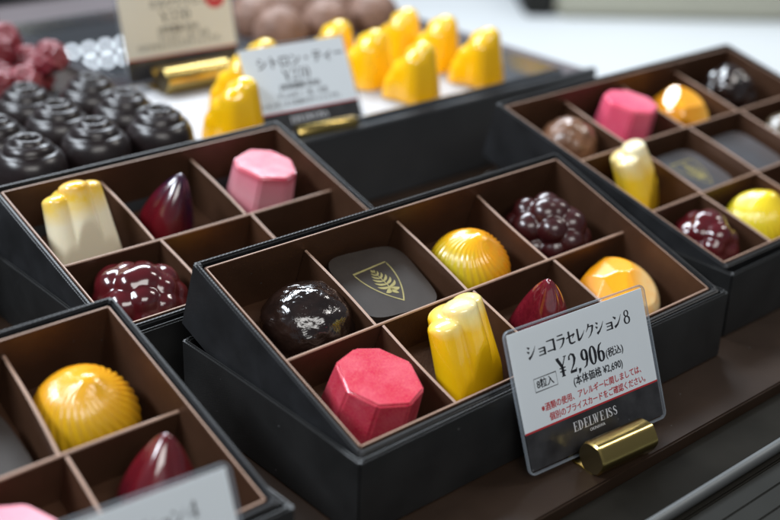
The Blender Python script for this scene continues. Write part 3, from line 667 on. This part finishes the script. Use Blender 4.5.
# ------------------------------------------------------------------ lettering
# brush-like strokes: every glyph is a list of strokes of (x, y, width) in a unit square
def ringpts(cx, cy, rx, ry, ws, wt, n=28, a0=0, a1=360):
    return [(cx + rx * math.cos(R(a)), cy + ry * math.sin(R(a)), wt + (ws - wt) * abs(math.cos(R(a))) ** 1.3) for a in [a0 + (a1 - a0) * i / n for i in range(n + 1)]]
G = {
 'シ': [[(.13,.86,.05),(.33,.73,.13)], [(.07,.58,.05),(.26,.45,.13)], [(.15,.06,.15),(.42,.2,.11),(.7,.47,.07),(.92,.8,.02)]],
 'ョ': [[(.16,.62,.06),(.76,.62,.08)], [(.74,.66,.13),(.74,0,.13)], [(.2,.36,.06),(.74,.36,.06)], [(.12,.07,.06),(.74,.07,.07)]],
 'コ': [[(.12,.80,.06),(.86,.80,.08)], [(.82,.84,.14),(.82,.02,.14)], [(.1,.12,.07),(.84,.12,.08)]],
 'ラ': [[(.2,.88,.06),(.78,.88,.08)], [(.1,.62,.06),(.88,.62,.09)], [(.86,.64,.14),(.72,.34,.11),(.52,.13,.07),(.26,0,.02)]],
 'セ': [[(.04,.5,.07),(.9,.65,.09)], [(.89,.68,.12),(.66,.4,.03)], [(.36,.93,.13),(.36,.18,.13),(.44,.09,.11),(.6,.06,.09),(.9,.1,.07)]],
 'レ': [[(.24,.9,.13),(.24,.06,.14)], [(.24,.08,.12),(.5,.2,.1),(.76,.44,.06),(.94,.66,.02)]],
 'ク': [[(.42,.95,.13),(.3,.7,.08),(.06,.45,.02)], [(.34,.76,.06),(.84,.76,.08)], [(.82,.78,.14),(.68,.42,.11),(.46,.16,.07),(.18,0,.02)]],
 'ン': [[(.1,.82,.05),(.36,.64,.15)], [(.15,.06,.15),(.48,.2,.11),(.74,.48,.07),(.94,.82,.02)]],
 '8': [ringpts(.5,.74,.2,.2,.1,.045), ringpts(.5,.27,.26,.25,.12,.05)],
 '0': [ringpts(.5,.49,.25,.46,.15,.05)],
 '9': [ringpts(.5,.68,.23,.26,.14,.05), [(.74,.7,.12),(.72,.4,.13),(.58,.12,.09),(.32,.02,.03)]],
 '6': [ringpts(.5,.29,.23,.26,.14,.05), [(.26,.28,.12),(.28,.58,.13),(.42,.86,.09),(.68,.97,.03)]],
 '2': [[(.24,.7,.1),(.28,.88,.07),(.46,.97,.05),(.68,.88,.11),(.74,.68,.14),(.62,.44,.1),(.36,.2,.05),(.22,.05,.05)], [(.2,.07,.11),(.74,.07,.12),(.8,.2,.04)]],
 '4': [[(.62,.98,.14),(.62,.02,.14)], [(.6,.95,.05),(.12,.3,.05)], [(.1,.27,.06),(.86,.27,.06)], [(.45,.02,.04),(.79,.02,.04)]],
 '7': [[(.2,.93,.1),(.8,.93,.1)], [(.78,.92,.06),(.5,.4,.12),(.44,.02,.15)]],
 ',': [[(.3,.1,.15),(.3,.0,.13),(.2,-.16,.03)]],
 '¥': [[(.12,.96,.15),(.5,.48,.13)], [(.86,.96,.05),(.5,.48,.06)], [(.5,.5,.14),(.5,.02,.14)], [(.22,.44,.05),(.78,.44,.05)], [(.22,.27,.05),(.78,.27,.05)], [(.0,.97,.04),(.3,.97,.04)], [(.7,.97,.04),(1,.97,.04)], [(.32,.02,.04),(.68,.02,.04)]],
 'E': [[(.3,.98,.17),(.3,.02,.17)], [(.1,.97,.05),(.8,.97,.05)], [(.1,.03,.05),(.84,.03,.05)], [(.3,.5,.05),(.62,.5,.05)], [(.8,.99,.05),(.8,.74,.04)], [(.84,.01,.05),(.84,.28,.04)], [(.62,.62,.04),(.62,.38,.04)]],
 'D': [[(.28,.98,.17),(.28,.02,.17)], [(.08,.97,.05),(.42,.97,.05),(.66,.86,.1),(.8,.5,.18),(.66,.14,.1),(.42,.03,.05),(.08,.03,.05)]],
 'L': [[(.3,.98,.17),(.3,.02,.17)], [(.1,.97,.04),(.5,.97,.04)], [(.1,.03,.05),(.84,.03,.05)], [(.84,.01,.05),(.84,.32,.04)]],
 'W': [[(.08,.97,.16),(.32,.04,.13)], [(.32,.04,.05),(.52,.92,.06)], [(.46,.97,.16),(.7,.04,.13)], [(.7,.04,.05),(.94,.95,.05)], [(-.04,.97,.04),(.6,.97,.04)], [(.82,.97,.04),(1.06,.97,.04)]],
 'I': [[(.5,.98,.19),(.5,.02,.19)], [(.26,.97,.04),(.74,.97,.04)], [(.26,.03,.04),(.74,.03,.04)]],
 'S': [[(.76,.7,.04),(.72,.86,.05),(.52,.96,.06),(.3,.86,.12),(.3,.66,.15),(.52,.52,.17),(.74,.36,.15),(.74,.14,.12),(.5,.03,.06),(.28,.12,.05),(.2,.32,.04)]],
}
WID = {'I': .55, ',': .38, 'ョ': .86, '8': .86, '0': .78, '9': .78, '6': .78, '2': .78, '4': .86, '7': .78, '¥': .95, 'W': 1.12, 'L': .82, 'E': .84, 'S': .84, 'D': .95}
def glyphs(text, x, y, h, wx=1.0, gap=0.02, bold=1.0, z=0.0):
    """returns bmesh with the text from x rightwards; h = height, wx = width factor"""
    bm = bmesh.new(); cx = x
    for ch in text:
        if ch != ' ':
            for st in G[ch]: ribbon(bm, [(cx + px * h * wx, y + py * h * (.8 if ch == 'ョ' else 1), pw * h * bold) for px, py, pw in st], z)
        cx += (WID.get(ch, 1.0) + gap) * h * wx
    return bm, cx
def font_bm(text, x, y, h, wx=1.0, bold=0.0, align='LEFT', z=0.0):
    c = bpy.data.curves.new('txt', 'FONT'); c.body = text; c.size = h; c.align_x = align; c.offset = bold; c.resolution_u = 3
    o = bpy.data.objects.new('txt', c); C.objects.link(o)
    bpy.context.view_layer.update()
    me = bpy.data.meshes.new_from_object(o.evaluated_get(bpy.context.evaluated_depsgraph_get()))
    bpy.data.objects.remove(o); bpy.data.curves.remove(c)
    bm = bmesh.new(); bm.from_mesh(me); bpy.data.meshes.remove(me)
    for v in bm.verts: v.co = Vector((x + v.co.x * wx, y + v.co.y, z + v.co.z))
    src = bpy.data.meshes.new('t'); bm.to_mesh(src)
    for k, (ox, oy) in enumerate(((.045, 0), (.0225, .03))):     # overprint for weight
        n0 = len(bm.verts); bm.from_mesh(src); bm.verts.ensure_lookup_table()
        for v in bm.verts[n0:]: v.co += Vector((ox * h, oy * h, .0006 * (k + 1)))
    bpy.data.meshes.remove(src)
    return bm
def glass_mat():
    m = bpy.data.materials.new('clear_plastic'); m.use_nodes = True; nt = m.node_tree; nt.nodes.clear()
    o = nt.nodes.new('ShaderNodeOutputMaterial'); mx = nt.nodes.new('ShaderNodeMixShader'); tr_ = nt.nodes.new('ShaderNodeBsdfTransparent')
    gl = nt.nodes.new('ShaderNodeBsdfGlossy'); gl.inputs['Roughness'].default_value = 0.08; fr = nt.nodes.new('ShaderNodeFresnel'); fr.inputs[0].default_value = 1.18
    tr_.inputs[0].default_value = (.97, .98, 1, 1)
    nt.links.new(fr.outputs[0], mx.inputs[0]); nt.links.new(tr_.outputs[0], mx.inputs[1]); nt.links.new(gl.outputs[0], mx.inputs[2]); nt.links.new(mx.outputs[0], o.inputs[0])
    return m
M_clear = glass_mat()
M_clearedge = noisy(mat('plastic_edge', (0.30, 0.34, 0.38), 0.25), (0.2, 0.23, 0.26), 60, .5)
M_clearedge.node_tree.nodes['Principled BSDF'].inputs['Alpha'].default_value = 0.45
def card(label, x, y, z, rot, lean, wd, ht, face, band, cat='price card'):
    """Empty at the foot of the card; card-space x right, y up, z towards the viewer"""
    t = empty('price_card', (x, y, z), (R(90) - lean, 0, rot), label, cat, 'price cards in brass holders')
    a = wd / 2
    obj('card_sheet', bx(-a + .06, a - .06, 0.06 + band, ht - .06, -0.02, 0.0), face, t, smooth=False)
    obj('printed_band', bx(-a + .06, a - .06, 0.06, 0.06 + band - .002, -0.02, 0.0), M_band, t, smooth=False)
    obj('red_line', bx(-a + .06, a - .06, band + .035, band + .085, 0.001, 0.003), M_red, t, smooth=False)
    bm = bmesh.new()                       # clear sleeve with rounded corners
    rc = 0.16
    def rr_(o_, z_):
        pts = []
        for cx_, cy_, a0 in ((a - rc, rc, -90), (a - rc, ht - rc, 0), (-a + rc, ht - rc, 90), (-a + rc, rc, 180)):
            for k in range(7):
                an = R(a0 + 15 * k); pts.append((cx_ + (rc + o_) * math.cos(an), cy_ + (rc + o_) * math.sin(an), z_))
        return pts
    bm.faces.new([bm.verts.new(p) for p in rr_(0.0, 0.03)])
    obj('clear_sleeve', bm, M_clear, t, smooth=False)
    bm = bmesh.new(); rg = [[bm.verts.new(p) for p in rr_(o_, z_)] for o_, z_ in ((0, 0.035), (0.05, 0.03), (0.06, -0.01), (0.05, -0.05), (0, -0.055))]
    for k in range(4):
        n = len(rg[0])
        for i in range(n): j = (i + 1) % n; bm.faces.new((rg[k][i], rg[k][j], rg[k + 1][j], rg[k + 1][i]))
    obj('sleeve_edge', bm, M_clearedge, t)
    return t
def clip(label, x, y, z, rot, ln, r, lean):
    t = empty('card_clip', (x, y, z), (0, 0, rot), label, 'card holder', 'brass card holders')
    bm = bmesh.new(); n = 28; rings = []
    for xs, rs in ((-ln / 2, .90), (-ln / 2 + .05, 1.0), (ln / 2 - .05, 1.0), (ln / 2, .90)):
        ring = []
        for i in range(n):
            a = 2 * math.pi * i / n; q = 1 + 0.035 * math.cos(6 * a + .4)
            ring.append(bm.verts.new((xs, r * rs * q * math.cos(a), r + r * rs * q * math.sin(a))))
        rings.append(ring)
    for k in range(3):
        for i in range(n): j = (i + 1) % n; bm.faces.new((rings[k][i], rings[k][j], rings[k + 1][j], rings[k + 1][i]))
    for rg in (rings[0][::-1], rings[-1]):
        fc = bm.faces.new(rg); fc.material_index = 1
    obj('roll', bm, [M_brass, M_darkbrass], t, angle=40)
    obj('foot', bx(-ln / 2 + .02, ln / 2 - .02, -r * .2, r * 1.9, 0.0, 0.06, bev=.015), M_brass, t, smooth=False)
    b = bmesh.new(); box(b, -ln / 2 + .1, ln / 2 - .1, -.03, .03, 0, r * 1.5, bev=.01)
    bmesh.ops.rotate(b, verts=b.verts, matrix=Matrix.Rotation(-lean, 3, 'X')); bmesh.ops.translate(b, verts=b.verts, vec=(0, r * 1.45, .05))
    obj('back_leaf', b, M_darkbrass, t, smooth=False)
    return t
def add(t, name, bm, m): return obj(name, bm, m, t, smooth=False)

# sharp card in front of the centre box
t = card('sharp white price card reading 2,906 yen in front of the centre box', 0.319, -1.149, 0.20, -0.075, 0.385, 5.22, 3.855, M_card, 1.02)
zt = 0.004
g, _ = glyphs('ショコラセレクション8', -2.0, 2.96, 0.40, 0.92, 0.01, 1.3, zt); add(t, 'title_text', g, M_ink)
g, e = glyphs('¥2,906', -1.06, 2.20, 0.54, 0.74, 0.0, 1.25, zt); add(t, 'price_text', g, M_ink)
add(t, 'tax_text', font_bm('(税込)', e + .04, 2.26, 0.28, 0.95, 0.0, z=zt), M_ink)
add(t, 'count_text', font_bm('8粒入', -1.86, 2.15, 0.27, 0.92, 0.0, z=zt), M_ink)
b = bmesh.new(); ribbon(b, [(-1.93, 2.06, .018), (-1.12, 2.06, .018), (-1.12, 2.42, .018), (-1.93, 2.42, .018)], zt, closed=True); add(t, 'count_frame', b, M_ink)
add(t, 'base_price_text', font_bm('(本体価格 ¥2,690)', -0.58, 1.85, 0.29, 0.86, 0.0, z=zt), M_ink)
add(t, 'notice_text', font_bm('※酒類の使用、アレルギーに関しましては、', -1.85, 1.50, 0.235, 0.86, 0.0, z=zt), M_red)
add(t, 'notice_text', font_bm('個別のプライスカードをご確認ください。', -1.62, 1.20, 0.235, 0.86, 0.0, z=zt), M_red)
g, _ = glyphs('EDELWEISS', -0.88, 0.62, 0.27, 0.78, 0.05, 1.0, zt); add(t, 'shop_name_text', g, M_wink)
add(t, 'place_name_text', font_bm('OKINAWA', 0.0, 0.47, 0.12, 1.0, 0.0, 'CENTER', z=zt), M_wink)
clip('sharp brass roll clip holding the sharp price card', 0.28, -1.78, 0.0, -0.075, 2.15, 0.47, 0.385)

# blurred card at the lower left
t = card('blurred white price card in front of the lower left box', -13.8, -1.12, 0.20, -0.08, 0.385, 5.22, 3.855, M_card, 1.02)
g, _ = glyphs('ショコラセレクション4', -1.96, 2.98, 0.37, 0.93, 0.02, 1.0, zt); add(t, 'title_text', g, M_ink)
g, e = glyphs('¥2,420', -1.02, 2.22, 0.50, 0.74, 0.0, 1.0, zt); add(t, 'price_text', g, M_ink)
clip('brass roll clip under the blurred lower left card', -13.4, -1.62, 0.0, -0.08, 2.2, 0.52, 0.385)

# middle card on the raised shelf
t = card('white price card standing among the yellow lobed chocolates', 4.5, 17.0, 3.20, -0.094, 0.50, 4.75, 3.66, M_card, 0.98)
add(t, 'title_text', font_bm('シトロン・ティー', -1.75, 2.78, 0.52, 0.95, 0.0, z=zt), M_ink)
g, e = glyphs('¥270', -0.72, 2.20, 0.45, 0.8, 0.0, 1.0, zt); add(t, 'price_text', g, M_ink)
add(t, 'base_price_text', font_bm('(本体価格 ¥250)', -1.0, 1.88, 0.29, 0.9, 0.0, z=zt), M_ink)
add(t, 'note_text', font_bm('アレルギー：乳・大豆', -1.2, 1.55, 0.24, 0.95, 0.0, z=zt), M_ink)
add(t, 'note_text', font_bm('レモンピールと紅茶のガナッシュです。', -1.95, 1.27, 0.22, 0.92, 0.0, z=zt), M_ink)
g, _ = glyphs('EDELWEISS', -0.88, 0.58, 0.27, 0.78, 0.05, 1.0, zt); add(t, 'shop_name_text', g, M_wink)
clip('brass roll clip holding the middle price card', 5.0, 16.95, 3.07, -0.09, 2.7, 0.3, 0.5)

# cream card at the back left
t = card('cream price card with a red round seal, farthest back at the left', 4.77, 26.4, 3.2, -0.063, 0.25, 5.5, 3.9, M_cream, 0.92)
add(t, 'title_text', font_bm('ミルクトリュフ', -1.3, 3.02, 0.42, 0.95, 0.0, z=zt), M_ink)
g, e = glyphs('¥270', -0.85, 2.36, 0.5, 0.85, 0.0, 1.0, zt); add(t, 'price_text', g, M_ink)
add(t, 'base_price_text', font_bm('(本体価格 ¥250)', -1.05, 1.95, 0.31, 0.9, 0.0, z=zt), M_ink)
add(t, 'note_text', font_bm('アレルギー：乳・大豆', -1.1, 1.62, 0.26, 0.95, 0.0, z=zt), M_ink)
add(t, 'note_text', font_bm('口どけのよいミルクガナッシュです。', -2.1, 1.32, 0.26, 0.95, 0.0, z=zt), M_ink)
b = bmesh.new(); bmesh.ops.create_circle(b, cap_ends=True, segments=40, radius=0.55); bmesh.ops.translate(b, verts=b.verts, vec=(1.92, 3.25, .006)); s_ = add(t, 'red_seal', b, M_red)
b = bmesh.new()
for dx in (-.2, 0, .2): ribbon(b, [(1.92 + dx, 3.45, .05), (1.92 + dx * .8, 3.25, .06), (1.92 + dx, 3.05, .05)], .009)
add(t, 'seal_marks', b, M_cream)
clip('large brass roll clip in front of the cream price card', 4.0, 24.6, 3.2, -0.03, 3.1, 0.55, 0.25)
